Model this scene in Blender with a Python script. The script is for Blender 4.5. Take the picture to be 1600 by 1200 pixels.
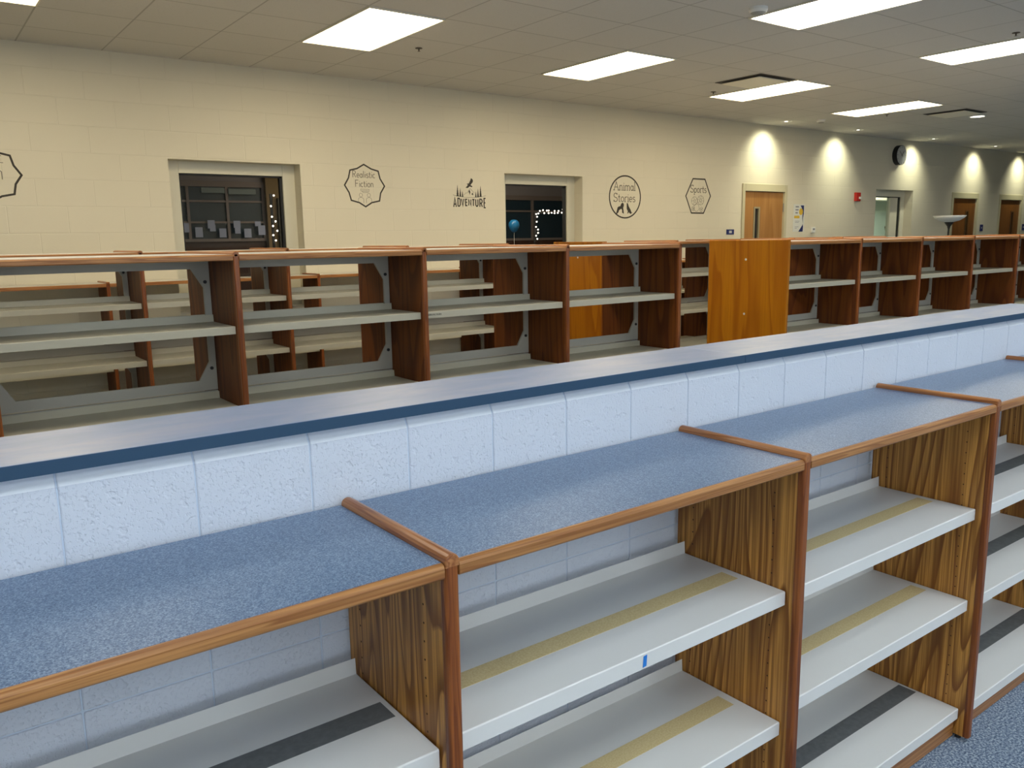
import bpy, bmesh, math, random
from mathutils import Vector, Matrix
random.seed(7)
for o in list(bpy.data.objects): bpy.data.objects.remove(o)
SC = bpy.context.scene
COL = SC.collection
PI = math.pi

# ------------------------------------------------------------------ camera
CX, CY, CZ = -0.6263, -1.0017, 1.5348
YAW, PITCH, ROLL, FPX = 0.6388, -0.1747, -0.0160, 1280.57
fw = Vector((math.sin(YAW)*math.cos(PITCH), math.cos(YAW)*math.cos(PITCH), math.sin(PITCH)))
r0 = Vector((math.cos(YAW), -math.sin(YAW), 0)); u0 = r0.cross(fw)
r2 = r0*math.cos(ROLL)+u0*math.sin(ROLL); u2 = -r0*math.sin(ROLL)+u0*math.cos(ROLL)
cam = bpy.data.cameras.new('camera'); co = bpy.data.objects.new('camera', cam); COL.objects.link(co)
M = Matrix.Identity(4)
for i in range(3):
    M[i][0] = r2[i]; M[i][1] = u2[i]; M[i][2] = -fw[i]
M[0][3], M[1][3], M[2][3] = CX, CY, CZ
co.matrix_world = M
cam.sensor_width = 36; cam.lens = FPX*36/1600; cam.clip_start = 0.05; cam.clip_end = 100
SC.camera = co

# ------------------------------------------------------------------ world, exposure, assumed window light and added lamps
SC.view_settings.view_transform = 'Standard'; SC.view_settings.look = 'None'
SC.view_settings.gamma = 1; SC.view_settings.use_curve_mapping = False
SC.view_settings.exposure = 0.16
w = bpy.data.worlds.new('world'); SC.world = w; w.use_nodes = True
w.node_tree.nodes['Background'].inputs[0].default_value = (.45, .62, 1, 1)
w.node_tree.nodes['Background'].inputs[1].default_value = .6
def area(name, loc, rot, sx, sy, power, colour):
    l = bpy.data.lights.new(name, 'AREA'); l.shape = 'RECTANGLE'; l.size = sx; l.size_y = sy
    l.energy = power; l.color = colour
    o = bpy.data.objects.new(name, l); COL.objects.link(o); o.location = loc; o.rotation_euler = rot
    return o
ASSUMED_WIN = [(-4.6, -2.4), (-1.8, .6), (1.4, 3.8), (7.8, 10.4)]  # window openings assumed in the unseen near wall
DAY_FILL = 24
for a, b in ASSUMED_WIN:      # added lamps for cool fill, set in assumed, unseen windows behind the camera
    area('assumed_daylight', ((a+b)/2, -5.15, 1.7), (PI/2, 0, 0), b-a, 1.8, DAY_FILL, (.74, .87, 1))
WARM = (1, .85, .58); COOL = (.84, .93, 1.0)
LAMP_WARM, LAMP_COOL = 12.5, 10.8
LAMP_MID = 12.5; MIDC = (1, .93, .78)
SPOT_W = 46
area('added_hallway_light', (5, 7.6, 2.75), (0, 0, 0), 3, .5, 60, (1, .85, .65))  # unseen lamp added to brighten the hallway
area('assumed_office_light', (15, 7.8, 2.85), (0, 0, 0), 2.5, 1.2, 130, (.95, 1, .88))  # unseen lamp assumed for the lit room behind the right window

P = 0.919; H1 = 1.067; D1 = .3638
YB, XB, HB, DB = 2.4937, .5327, 1.5030, .7078
YC = 4.34; YW = 6.2547; ZC = 3.0252; YD = 5.89
ZL = 1.2229; YH = .3758

# ------------------------------------------------------------------ node helpers
def mat(name, col=(.5, .5, .5), rough=.5, metal=0, spec=None):
    m = bpy.data.materials.new(name); m.use_nodes = True
    b = m.node_tree.nodes['Principled BSDF']
    b.inputs['Base Color'].default_value = (*col, 1); b.inputs['Roughness'].default_value = rough
    b.inputs['Metallic'].default_value = metal
    if spec is not None: b.inputs['Specular IOR Level'].default_value = spec
    return m
def NN(m, t, **k):
    n = m.node_tree.nodes.new(t)
    for a, b in k.items():
        if a in n.inputs.keys() if hasattr(n.inputs, 'keys') else False: n.inputs[a].default_value = b
        else: setattr(n, a, b)
    return n
def L(m, a, b): m.node_tree.links.new(a, b)
def bsdf(m): return m.node_tree.nodes['Principled BSDF']
def math_n(m, op, a, b=None, clamp=False):
    n = m.node_tree.nodes.new('ShaderNodeMath'); n.operation = op; n.use_clamp = clamp
    for i, v in enumerate((a, b)):
        if v is None: continue
        if isinstance(v, (int, float)): n.inputs[i].default_value = v
        else: L(m, v, n.inputs[i])
    return n.outputs[0]
def ramp(m, fac, stops):
    n = m.node_tree.nodes.new('ShaderNodeValToRGB'); e = n.color_ramp.elements
    while len(e) < len(stops): e.new(.5)
    for s, (p, c) in zip(e, stops):
        s.position = p; s.color = (*c, 1) if len(c) == 3 else c
    L(m, fac, n.inputs[0]); return n.outputs[0]
def noise(m, vec, scale, detail=2, rough=.5, dist=0):
    n = m.node_tree.nodes.new('ShaderNodeTexNoise'); n.inputs['Scale'].default_value = scale
    n.inputs['Detail'].default_value = detail; n.inputs['Roughness'].default_value = rough
    n.inputs['Distortion'].default_value = dist
    L(m, vec, n.inputs['Vector']); return n.outputs['Fac']
def objvec(m, scale=(1, 1, 1), rnd=True):
    tc = m.node_tree.nodes.new('ShaderNodeTexCoord'); mp = m.node_tree.nodes.new('ShaderNodeMapping')
    v = tc.outputs['Object']
    if rnd:
        oi = m.node_tree.nodes.new('ShaderNodeObjectInfo')
        ml = m.node_tree.nodes.new('ShaderNodeVectorMath'); ml.operation = 'SCALE'
        ml.inputs[0].default_value = (3.7, 5.3, 9.1); L(m, oi.outputs['Random'], ml.inputs['Scale'])
        ad = m.node_tree.nodes.new('ShaderNodeVectorMath'); ad.operation = 'ADD'
        L(m, v, ad.inputs[0]); L(m, ml.outputs[0], ad.inputs[1]); v = ad.outputs[0]
    L(m, v, mp.inputs['Vector']); mp.inputs['Scale'].default_value = scale
    return mp.outputs[0]
def bump(m, h, strength, dist):
    n = m.node_tree.nodes.new('ShaderNodeBump'); n.inputs['Strength'].default_value = strength
    n.inputs['Distance'].default_value = dist; L(m, h, n.inputs['Height']); L(m, n.outputs[0], bsdf(m).inputs['Normal'])
    return n
def mixc(m, fac, a, b, mode='MIX'):
    n = m.node_tree.nodes.new('ShaderNodeMix'); n.data_type = 'RGBA'; n.blend_type = mode
    for s, v in ((0, fac), (6, a), (7, b)):
        if isinstance(v, (int, float)): n.inputs[s].default_value = v
        elif isinstance(v, tuple): n.inputs[s].default_value = (*v, 1)
        else: L(m, v, n.inputs[s])
    return n.outputs[2]

# ------------------------------------------------------------------ materials
def oak(name, light, dark, axis='z', rings=9, stretch=.55, width=3.2, rough=.38, fibre=.35, seams=0, streak=.5):
    """oak veneer: contour lines of a stretched noise give cathedral grain; fine pores on top"""
    m = mat(name, light, rough)
    s = {'z': (width, width, stretch), 'x': (stretch, width*3, width*3), 'y': (width*3, stretch, width*3)}[axis]
    v = objvec(m, s)
    h = noise(m, v, 1.0, 2.2, .55, .35)
    lines = math_n(m, 'FRACT', math_n(m, 'MULTIPLY', h, rings*3.2))
    band = ramp(m, lines, [(0, (0, 0, 0)), (.45, (.12, .12, .12)), (.8, (.85, .85, .85)), (.93, (1, 1, 1)), (1, (.1, .1, .1))])
    fs = {'z': (260, 260, 7), 'x': (7, 260, 260), 'y': (260, 7, 260)}[axis]
    f = noise(m, objvec(m, fs), 1, 2, .6)
    fr = ramp(m, f, [(.42, (0, 0, 0)), (.68, (1, 1, 1))])
    c = mixc(m, band, light, dark)
    ss = {'z': (150, 150, 1.6), 'x': (1.6, 150, 150), 'y': (150, 1.6, 150)}[axis]
    st = ramp(m, noise(m, objvec(m, ss), 1, 1.5, .5), [(.40, (0, 0, 0)), (.62, (1, 1, 1))])
    c = mixc(m, math_n(m, 'MULTIPLY', st, streak), c, tuple(d*.9 for d in dark))
    c = mixc(m, math_n(m, 'MULTIPLY', fr, fibre), c, tuple(d*.75 for d in dark))
    if seams:
        sx = m.node_tree.nodes.new('ShaderNodeSeparateXYZ'); L(m, objvec(m, (1, 1, 1), False), sx.inputs[0])
        k = math_n(m, 'FLOOR', math_n(m, 'MULTIPLY', sx.outputs['Y'], seams))
        wn = m.node_tree.nodes.new('ShaderNodeTexWhiteNoise'); wn.noise_dimensions = '1D'; L(m, k, wn.inputs['W'])
        c = mixc(m, math_n(m, 'MULTIPLY', wn.outputs['Value'], .35), c, tuple(d*1.1 for d in dark))
    L(m, c, bsdf(m).inputs['Base Color'])
    bump(m, math_n(m, 'MULTIPLY', fr, -1), .12, .0004)
    bsdf(m).inputs['Specular IOR Level'].default_value = .35
    bsdf(m).inputs['Coat Weight'].default_value = .08; bsdf(m).inputs['Coat Roughness'].default_value = .25
    return m
OAK_PANEL = oak('oak_panel', (.66, .31, .062), (.22, .075, .011), 'z', 7, .42, 4.2, .42, .35, 0, .7)
OAK_BACK = oak('oak_panel_shade_tone', (.20, .055, .005), (.10, .022, .002), 'z', 4, .35, 3.6, .55, .25, 0, .35)  # rear-row oak, its shaded look put into a darker, redder colour
OAK_END = oak('oak_end_veneer', (.54, .205, .006), (.36, .11, .003), 'z', 2.2, .35, 3.4, .35, .22, 9, .25)
OAK_TRIM = oak('oak_edge_lengthwise', (.50, .235, .075), (.30, .115, .032), 'x', 3, .8, 9, .32, .5)
OAK_CAP = oak('oak_edge_crosswise', (.48, .20, .065), (.28, .09, .025), 'y', 3, .8, 7, .3, .5)
OAK_POST = oak('oak_edge_upright', (.33, .10, .02), (.17, .042, .008), 'z', 3, .8, 22, .3, .5)
OAK_DOOR = oak('door_veneer', (.42, .21, .065), (.33, .15, .04), 'z', 1.5, .3, 3, .45, .2)
OAK_DOOR2 = oak('door_veneer_dark', (.22, .085, .017), (.17, .058, .01), 'z', 1.5, .3, 3, .45, .2)

def speckle(name, c1, c2, c3, scale, rough, bmp=0):
    m = mat(name, c2, rough)
    v = objvec(m, (1, 1, 1), False)
    n = noise(m, v, scale, 2.5, .7)
    c = ramp(m, n, [(.36, c1), (.5, c2), (.64, c3)])
    L(m, c, bsdf(m).inputs['Base Color'])
    if bmp: bump(m, n, .6, bmp)
    return m
BLUE_TOP = speckle('blue_speckled_laminate', (.045, .090, .18), (.118, .19, .305), (.275, .36, .48), 400, .28)
CARPET = speckle('blue_grey_carpet', (.05, .075, .125), (.17, .225, .31), (.45, .51, .55), 150, .95, .003)
def cloudy():
    m = mat('cloudy_blue_laminate', (.4, .45, .6), .33)
    v = objvec(m, (3, 9, 3), False)
    n = noise(m, v, 1.6, 4, .6, .6)
    L(m, ramp(m, n, [(.3, (.20, .28, .44)), (.5, (.25, .32, .49)), (.7, (.35, .385, .50))]), bsdf(m).inputs['Base Color'])
    return m
LEDGE = cloudy()
NAVY = mat('navy_edge_band', (.018, .060, .115), .45)
GREY_TOP = speckle('light_grey_laminate', (.40, .38, .34), (.52, .50, .46), (.60, .58, .54), 120, .38)
METAL = mat('light_grey_enamelled_steel', (.76, .74, .69), .32)
METAL_B = mat('putty_enamelled_steel', (.52, .48, .36), .45)
FRAME_M = mat('grey_steel_frame', (.42, .40, .34), .5)
BLACK = mat('black_plastic', (.012, .012, .012), .5)
DARKHOLE = mat('drilled_hole', (.05, .02, .008), .9)
WHITE_PL = mat('white_plastic', (.78, .77, .72), .4)
def tape(name, a, b, sc):
    m = mat(name, a, .6); n = noise(m, objvec(m, (1, 1, 1)), sc, 3, .6)
    L(m, ramp(m, n, [(.35, a), (.65, b)]), bsdf(m).inputs['Base Color']); return m
TAN = tape('tan_masking_tape', (.64, .48, .22), (.74, .60, .31), 260)
GREYT = tape('grey_tape', (.115, .12, .115), (.15, .155, .15), 60)
BLUET = mat('blue_painters_tape', (.02, .20, .62), .6)
def cmu_half():
    m = mat('white_painted_block', (.70, .73, .79), .48)
    v = objvec(m, (1, 1, 1), False)
    a = noise(m, v, 170, 3, .6)
    pit = ramp(m, a, [(.32, (0, 0, 0)), (.47, (1, 1, 1))])
    b = noise(m, v, 55, 2, .5)
    pit2 = ramp(m, b, [(.30, (0, 0, 0)), (.38, (1, 1, 1))])
    big = noise(m, v, 22, 2, .5)
    h = math_n(m, 'ADD', math_n(m, 'MULTIPLY', pit, .5), math_n(m, 'ADD', math_n(m, 'MULTIPLY', pit2, .7), math_n(m, 'MULTIPLY', big, .7)))
    bump(m, h, .85, .0020)
    return m
CMU = cmu_half()
MORTAR = mat('painted_mortar', (.62, .70, .80), .5)
def block_wall(name, base, axis='x', zoff=.01, xoff=0.11):
    m = mat(name, base, .55)
    tc = m.node_tree.nodes.new('ShaderNodeTexCoord'); sx = m.node_tree.nodes.new('ShaderNodeSeparateXYZ')
    L(m, tc.outputs['Object'], sx.inputs[0])
    cb = m.node_tree.nodes.new('ShaderNodeCombineXYZ')
    L(m, math_n(m, 'ADD', sx.outputs['X' if axis == 'x' else 'Y'], xoff), cb.inputs['X'])
    L(m, math_n(m, 'SUBTRACT', sx.outputs['Z'], zoff), cb.inputs['Y'])
    bt = m.node_tree.nodes.new('ShaderNodeTexBrick'); L(m, cb.outputs[0], bt.inputs['Vector'])
    bt.inputs['Scale'].default_value = 1; bt.inputs['Brick Width'].default_value = .4064
    bt.inputs['Row Height'].default_value = .2032; bt.inputs['Mortar Size'].default_value = .0045
    bt.inputs['Mortar Smooth'].default_value = .5; bt.offset = .5
    bt.inputs['Color1'].default_value = (*base, 1); bt.inputs['Color2'].default_value = (*[c*.985 for c in base], 1)
    bt.inputs['Mortar'].default_value = (*[c*.975 for c in base], 1)
    L(m, bt.outputs['Color'], bsdf(m).inputs['Base Color'])
    n = noise(m, tc.outputs['Object'], 60, 3, .6)
    h = math_n(m, 'SUBTRACT', math_n(m, 'MULTIPLY', n, .12), bt.outputs['Fac'])
    bump(m, h, .42, .004)
    return m
WALL = block_wall('cream_painted_block', (.70, .645, .50))
WALL_Y = block_wall('cream_painted_block_side', (.66, .60, .46), 'y')
def ceiling_mat():
    m = mat('lay_in_ceiling_tile', (.5, .5, .5), .9)
    tc = m.node_tree.nodes.new('ShaderNodeTexCoord'); mp = m.node_tree.nodes.new('ShaderNodeMapping')
    L(m, tc.outputs['Object'], mp.inputs['Vector']); mp.inputs['Location'].default_value = (-2.009+.5776*20, -4.018+.5776*30, 0)
    bt = m.node_tree.nodes.new('ShaderNodeTexBrick'); L(m, mp.outputs[0], bt.inputs['Vector'])
    bt.offset = 0; bt.inputs['Scale'].default_value = 1; bt.inputs['Brick Width'].default_value = .5776
    bt.inputs['Row Height'].default_value = .5776; bt.inputs['Mortar Size'].default_value = .006
    bt.inputs['Mortar Smooth'].default_value = .25
    c = (.62, .60, .56)
    bt.inputs['Color1'].default_value = (*c, 1); bt.inputs['Color2'].default_value = (*[q*.97 for q in c], 1)
    bt.inputs['Mortar'].default_value = (.40, .385, .35, 1)
    n = noise(m, tc.outputs['Object'], 90, 3, .7)
    cc = mixc(m, math_n(m, 'MULTIPLY', ramp(m, n, [(.55, (0, 0, 0)), (.68, (1, 1, 1))]), .25), bt.outputs['Color'], (.42, .40, .37))
    L(m, cc, bsdf(m).inputs['Base Color'])
    bump(m, bt.outputs['Fac'], .4, .004)
    return m
CEIL = ceiling_mat()
WINFRAME = mat('white_window_frame', (.66, .63, .50), .45)
REVEAL = mat('painted_reveal', (.62, .59, .50), .5)
DOORFRAME = mat('cream_door_frame', (.55, .50, .33), .45)
GASKET = mat('black_gasket', (.01, .01, .01), .6)
VINYL = mat('dark_vinyl', (.030, .022, .012), .6)
VINYL_L = mat('grey_brown_vinyl', (.19, .165, .12), .6)
def glass_mat():
    m = bpy.data.materials.new('window_glass'); m.use_nodes = True; nt = m.node_tree; nt.nodes.clear()
    o = nt.nodes.new('ShaderNodeOutputMaterial'); t = nt.nodes.new('ShaderNodeBsdfTransparent'); g = nt.nodes.new('ShaderNodeBsdfGlossy')
    t.inputs[0].default_value = (.88, .90, .90, 1); g.inputs['Roughness'].default_value = .02
    fr = nt.nodes.new('ShaderNodeFresnel'); fr.inputs[0].default_value = 1.45
    mx = nt.nodes.new('ShaderNodeMixShader'); ge = nt.nodes.new('ShaderNodeNewGeometry'); sb = nt.nodes.new('ShaderNodeMath'); sb.operation = 'SUBTRACT'; sb.inputs[0].default_value = 1
    nt.links.new(ge.outputs['Backfacing'], sb.inputs[1]); ml = nt.nodes.new('ShaderNodeMath'); ml.operation = 'MULTIPLY'
    nt.links.new(fr.outputs[0], ml.inputs[0]); nt.links.new(sb.outputs[0], ml.inputs[1]); nt.links.new(ml.outputs[0], mx.inputs[0]); nt.links.new(t.outputs[0], mx.inputs[1]); nt.links.new(g.outputs[0], mx.inputs[2])
    nt.links.new(mx.outputs[0], o.inputs[0]); return m
GLASS = glass_mat()
def emis(name, col, s):
    m = mat(name, col, .5); b = bsdf(m); b.inputs['Emission Color'].default_value = (*col, 1); b.inputs['Emission Strength'].default_value = s
    return m
LENS_W = emis('lit_diffuser_warm', WARM, LAMP_WARM)
LENS_M = emis('lit_diffuser_neutral', MIDC, LAMP_MID)
LENS_C = emis('lit_diffuser_cool', COOL, LAMP_COOL)
BULB = emis('lit_bulb', (1, .86, .72), 5)
CANLIT = emis('lit_can_lamp', (1, .95, .8), 5)

# ------------------------------------------------------------------ mesh helpers
class MB:
    def __init__(s): s.v = []; s.f = []; s.m = []
    def poly(s, idx, m=0): s.f.append(idx); s.m.append(m)
    def box(s, x0, x1, y0, y1, z0, z1, m=0):
        b = len(s.v); s.v += [(x, y, z) for z in (z0, z1) for y in (y0, y1) for x in (x0, x1)]
        for f in ((0, 2, 3, 1), (4, 5, 7, 6), (0, 1, 5, 4), (2, 6, 7, 3), (0, 4, 6, 2), (1, 3, 7, 5)): s.poly([b+i for i in f], m)
        return s
    def prism(s, pts, a, b, axis='y', m=0, m_end=None):
        """polygon pts (2d) extruded along axis from a to b; ccw not required"""
        def mk(p, q):
            return {'x': (q, p[0], p[1]), 'y': (p[0], q, p[1]), 'z': (p[0], p[1], q)}[axis]
        n = len(pts); k = len(s.v)
        s.v += [mk(p, a) for p in pts]+[mk(p, b) for p in pts]
        s.poly(list(range(k, k+n))[::-1], m if m_end is None else m_end); s.poly(list(range(k+n, k+2*n)), m if m_end is None else m_end)
        for i in range(n): s.poly([k+i, k+(i+1) % n, k+n+(i+1) % n, k+n+i], m)
        return s
    def cyl(s, c, r, a, b, axis='z', n=16, m=0, r2=None):
        r2 = r if r2 is None else r2
        k = len(s.v)
        for q, rr in ((a, r), (b, r2)):
            for i in range(n):
                u, w_ = c[0]+rr*math.cos(2*PI*i/n), c[1]+rr*math.sin(2*PI*i/n)
                s.v.append({'x': (q, u, w_), 'y': (u, q, w_), 'z': (u, w_, q)}[axis])
        s.poly(list(range(k, k+n))[::-1], m); s.poly(list(range(k+n, k+2*n)), m)
        for i in range(n): s.poly([k+i, k+(i+1) % n, k+n+(i+1) % n, k+n+i], m)
        return s
    def lathe(s, prof, n=24, m=0, c=(0, 0, 0)):
        k = len(s.v)
        for r, z in prof:
            for i in range(n): s.v.append((c[0]+r*math.cos(2*PI*i/n), c[1]+r*math.sin(2*PI*i/n), c[2]+z))
        for j in range(len(prof)-1):
            for i in range(n): s.poly([k+j*n+i, k+j*n+(i+1) % n, k+(j+1)*n+(i+1) % n, k+(j+1)*n+i], m)
        return s
    def ribbon(s, pts, wd, y0, y1, closed=False, m=0):
        """thin stroke in the x-z plane"""
        n = len(pts); P2 = [Vector((p[0], p[1])) for p in pts]
        Lf, Rt = [], []
        for i in range(n):
            if closed: a, b = P2[i-1], P2[(i+1) % n]
            else: a, b = P2[max(i-1, 0)], P2[min(i+1, n-1)]
            p = P2[i]
            d1 = (p-a).normalized() if (p-a).length > 1e-9 else (b-p).normalized()
            d2 = (b-p).normalized() if (b-p).length > 1e-9 else d1
            t = (d1+d2)
            t = t.normalized() if t.length > 1e-6 else d1
            nn = Vector((-t.y, t.x)); c = max(.45, abs(nn.dot(Vector((-d1.y, d1.x)))))
            o = nn*(wd/2/c); Lf.append(p+o); Rt.append(p-o)
        k = len(s.v)
        for i in range(n):
            for q in (Lf[i], Rt[i]):
                s.v.append((q.x, y0, q.y)); s.v.append((q.x, y1, q.y))
        rng = range(n) if closed else range(n-1)
        for i in rng:
            j = (i+1) % n; A, B = k+4*i, k+4*j
            s.poly([A, A+2, B+2, B], m); s.poly([A+1, B+1, B+3, A+3], m); s.poly([A, B, B+1, A+1], m); s.poly([A+2, A+3, B+3, B+2], m)
        if not closed:
            A = k; s.poly([A, A+1, A+3, A+2], m); A = k+4*(n-1); s.poly([A, A+2, A+3, A+1], m)
        return s
    def build(s, name, mats, parent=None, bevel=0, seg=2, smooth=False):
        me = bpy.data.meshes.new(name); me.from_pydata(s.v, [], s.f)
        if not isinstance(mats, (list, tuple)): mats = [mats]
        for m in mats: me.materials.append(m)
        for p, i in zip(me.polygons, s.m): p.material_index = i; p.use_smooth = smooth
        bm = bmesh.new(); bm.from_mesh(me); bmesh.ops.recalc_face_normals(bm, faces=bm.faces); bm.to_mesh(me); bm.free()
        o = bpy.data.objects.new(name, me); COL.objects.link(o)
        if parent: o.parent = parent
        if bevel:
            b = o.modifiers.new('bevel', 'BEVEL'); b.width = bevel; b.segments = seg; b.limit_method = 'ANGLE'; b.angle_limit = math.radians(40)
        return o
def empty(name, loc=(0, 0, 0)):
    o = bpy.data.objects.new(name, None); COL.objects.link(o); o.location = loc; o.empty_display_size = .1; return o
def tag(o, label=None, cat=None, group=None, kind=None):
    for k, v in (('label', label), ('category', cat), ('group', group), ('kind', kind)):
        if v: o[k] = v
    return o
def kids(o): return [c for c in bpy.data.objects if c.parent == o]
def copy_tree(o, parent=None):
    c = o.copy(); COL.objects.link(c); c.parent = parent
    for ch in kids(o): copy_tree(ch, c)
    return c
def struct(o): o['kind'] = 'structure'; return o

# ------------------------------------------------------------------ room shell
X0, X1, Y0 = -5.0, 24.0, -5.0
struct(MB().box(X0-.2, X1+.2, Y0-.2, 11.2, -.1, 0).build('floor', CARPET))
struct(MB().box(X0-.2, X1+.2, Y0-.2, YW+.3, ZC, ZC+.1).build('ceiling', CEIL))
def pierced(x0, x1, z0, z1, holes, ya, yb, name, m):
    """wall slab between ya and yb with rectangular holes (hx0,hx1,hz0,hz1)"""
    mb = MB(); xs = sorted({x0, x1}|{h[0] for h in holes}|{h[1] for h in holes})
    for a, b in zip(xs, xs[1:]):
        hh = [h for h in holes if h[0] <= a+1e-6 and h[1] >= b-1e-6]
        if not hh: mb.box(a, b, ya, yb, z0, z1)
        else:
            h = hh[0]
            if h[2] > z0+1e-6: mb.box(a, b, ya, yb, z0, h[2])
            if h[3] < z1-1e-6: mb.box(a, b, ya, yb, h[3], z1)
    return struct(mb.build(name, m))
WIN = [(1.277, 2.416), (4.705, 5.817), (12.06, 13.205)]
DOORS = [(8.70, 9.70), (14.55, 15.55), (16.41, 17.41)]
ZH = 2.232
holes = [(a, b, .95, ZH) for a, b in WIN[:2]]+[(WIN[2][0], WIN[2][1], .95, ZH)]+[(a+.03, b-.03, 0, ZH-.03) for a, b in DOORS]
pierced(X0, X1, 0, ZC, holes, YW, YW+.30, 'wall_back', WALL)
pierced(X0, X1, 0, ZC, [(a, b, .8, 2.6) for a, b in ASSUMED_WIN], Y0-.2, Y0, 'wall_near', WALL)
struct(MB().box(X0-.2, X0, Y0, YW, 0, ZC).build('wall_left', WALL_Y))
struct(MB().box(X1, X1+.2, Y0, YW, 0, ZC).build('wall_right', WALL_Y))
# rooms beyond the interior windows
HALLM = mat('hallway_paint', (.20, .17, .15), .8); HALLC = mat('hallway_ceiling', (.32, .29, .30), .8)
OFFM = mat('pale_green_paint', (.42, .50, .42), .7); OFFC = mat('cream_soffit', (.8, .76, .58), .7)
mb = MB(); mb.box(-2, 11.0, 10.2, 10.3, 0, 2.9); mb.box(-2.1, -2, YW+.3, 10.3, 0, 2.9); mb.box(11.0, 11.1, YW+.3, 10.3, 0, 2.9)
struct(mb.build('wall_hallway', HALLM))
struct(MB().box(-2.1, 11.1, YW+.3, 10.3, 2.9, 3.0).build('ceiling_hallway', HALLC))
mb = MB(); mb.box(11.2, 21.0, 9.0, 9.1, 0, 3.0); mb.box(11.1, 11.2, YW+.3, 9.1, 0, 3.0); mb.box(21.0, 21.1, YW+.3, 9.1, 0, 3.0)
struct(mb.build('wall_office', OFFM))
struct(MB().box(11.1, 21.1, YW+.3, 9.1, 3.0, 3.1).build('ceiling_office', OFFC))
struct(MB().box(11.2, 21.0, 8.6, 9.0, 2.235, 3.0).build('trim_soffit', OFFC))

def window(idx, x0, x1, mull=None):
    t = empty('window_%d' % idx, ((x0+x1)/2, YW+.16, .95)); struct(t)
    cx = (x0+x1)/2; a, b = x0-cx, x1-cx; h = ZH-.95
    fwid = .115
    mb = MB(); mb.box(a, a+fwid, -.02, .05, 0, h); mb.box(b-fwid, b, -.02, .05, 0, h)
    mb.box(a+fwid, b-fwid, -.02, .05, h-.10, h); mb.box(a+fwid, b-fwid, -.02, .05, 0, .08)
    mb.build('window_frame', WINFRAME, t, .003)
    mb = MB(); g = .014; q = a+fwid; r = b-fwid
    mb.box(q, q+g, .0, .04, .08, h-.10); mb.box(r-g*1.6, r, .0, .04, .08, h-.10); mb.box(q, r, .0, .04, h-.10-g, h-.10)
    mb.build('gasket', GASKET, t)
    if mull:
        MB().box(mull[0]-cx, mull[1]-cx, .0, .06, .08, h-.114).build('mullion', WINFRAME, t, .003)
        MB().box(q+g, mull[0]-cx, .024, .03, .08, h-.114).build('pane', GLASS, t)
    else:
        MB().box(q+g, r-g*1.6, .024, .03, .08, h-.114).build('pane', GLASS, t)
    MB().box(a-.0, b+.0, -.158, -.02, -.02, .012).build('window_sill', REVEAL, t, .003)
    return t
window(1, *WIN[0]); window(2, *WIN[1]); window(3, *WIN[2], mull=(12.79, 13.02))

def door(idx, x0, x1, leafmat, hinge_right, knob_spot=False):
    t = struct(empty('door_%d' % idx, ((x0+x1)/2, YW, 0))); w2 = (x1-x0)/2
    mb = MB(); j = .055; hd = .098
    mb.box(-w2, -w2+j, -.016, .14, 0, ZH); mb.box(w2-j, w2, -.016, .14, 0, ZH); mb.box(-w2+j, w2-j, -.016, .14, ZH-hd, ZH)
    mb.build('door_frame', DOORFRAME, t, .003)
    a, b = -w2+j+.003, w2-j-.003; zt = ZH-hd-.004
    if hinge_right: l0 = a+.235
    else: l0 = b-.355
    l1 = l0+.12; lz0, lz1 = 1.05, 1.915
    mb = MB(); y0, y1 = .018, .062
    mb.box(a, l0, y0, y1, .01, zt); mb.box(l1, b, y0, y1, .01, zt); mb.box(l0, l1, y0, y1, .01, lz0); mb.box(l0, l1, y0, y1, lz1, zt)
    lf = mb.build('door_leaf', leafmat, t)
    mb = MB(); f = .022
    mb.box(l0-f*.4, l0+f, y0-.006, y1+.006, lz0-.01, lz1+.01); mb.box(l1-f, l1+f*.4, y0-.006, y1+.006, lz0-.01, lz1+.01)
    mb.box(l0+f, l1-f, y0-.006, y1+.006, lz1-.012, lz1+.01); mb.box(l0+f, l1-f, y0-.006, y1+.006, lz0-.01, lz0+.012)
    mb.build('vision_frame', mat('vision_frame_paint', (.30, .25, .15), .5) if idx == 1 else mat('vision_frame_dark', (.12, .055, .015), .5), lf)
    MB().box(l0+f, l1-f, y0+.018, y0+.024, lz0+.012, lz1-.012).build('vision_glass', BLACK if idx != 2 else mat('dark_green_glass', (.035, .035, .012), .3), lf)
    xh = b+.004 if hinge_right else a-.004
    for z in (1.92, 1.1, .25):
        MB().cyl((xh, y0-.014), .011, z-.06, z+.06, 'z', 10).build('hinge', mat('brushed_steel', (.35, .33, .28), .35, .9) if z > 1.9 else bpy.data.materials['brushed_steel'], lf)
    hx = a+.07 if hinge_right else b-.07
    m_ = MB(); m_.cyl((hx, 1.0), .03, y0-.05, y0, 'y', 16); m_.box(min(hx, hx+(.11 if hinge_right else -.11)), max(hx, hx+(.11 if hinge_right else -.11)), y0-.06, y0-.045, .99, 1.01)
    m_.build('door_handle', bpy.data.materials['brushed_steel'], lf)
    # dark closet behind
    return t
door(1, *DOORS[0], OAK_DOOR, True); door(2, *DOORS[1], OAK_DOOR2, False); door(3, *DOORS[2], OAK_DOOR2, False)

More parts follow.
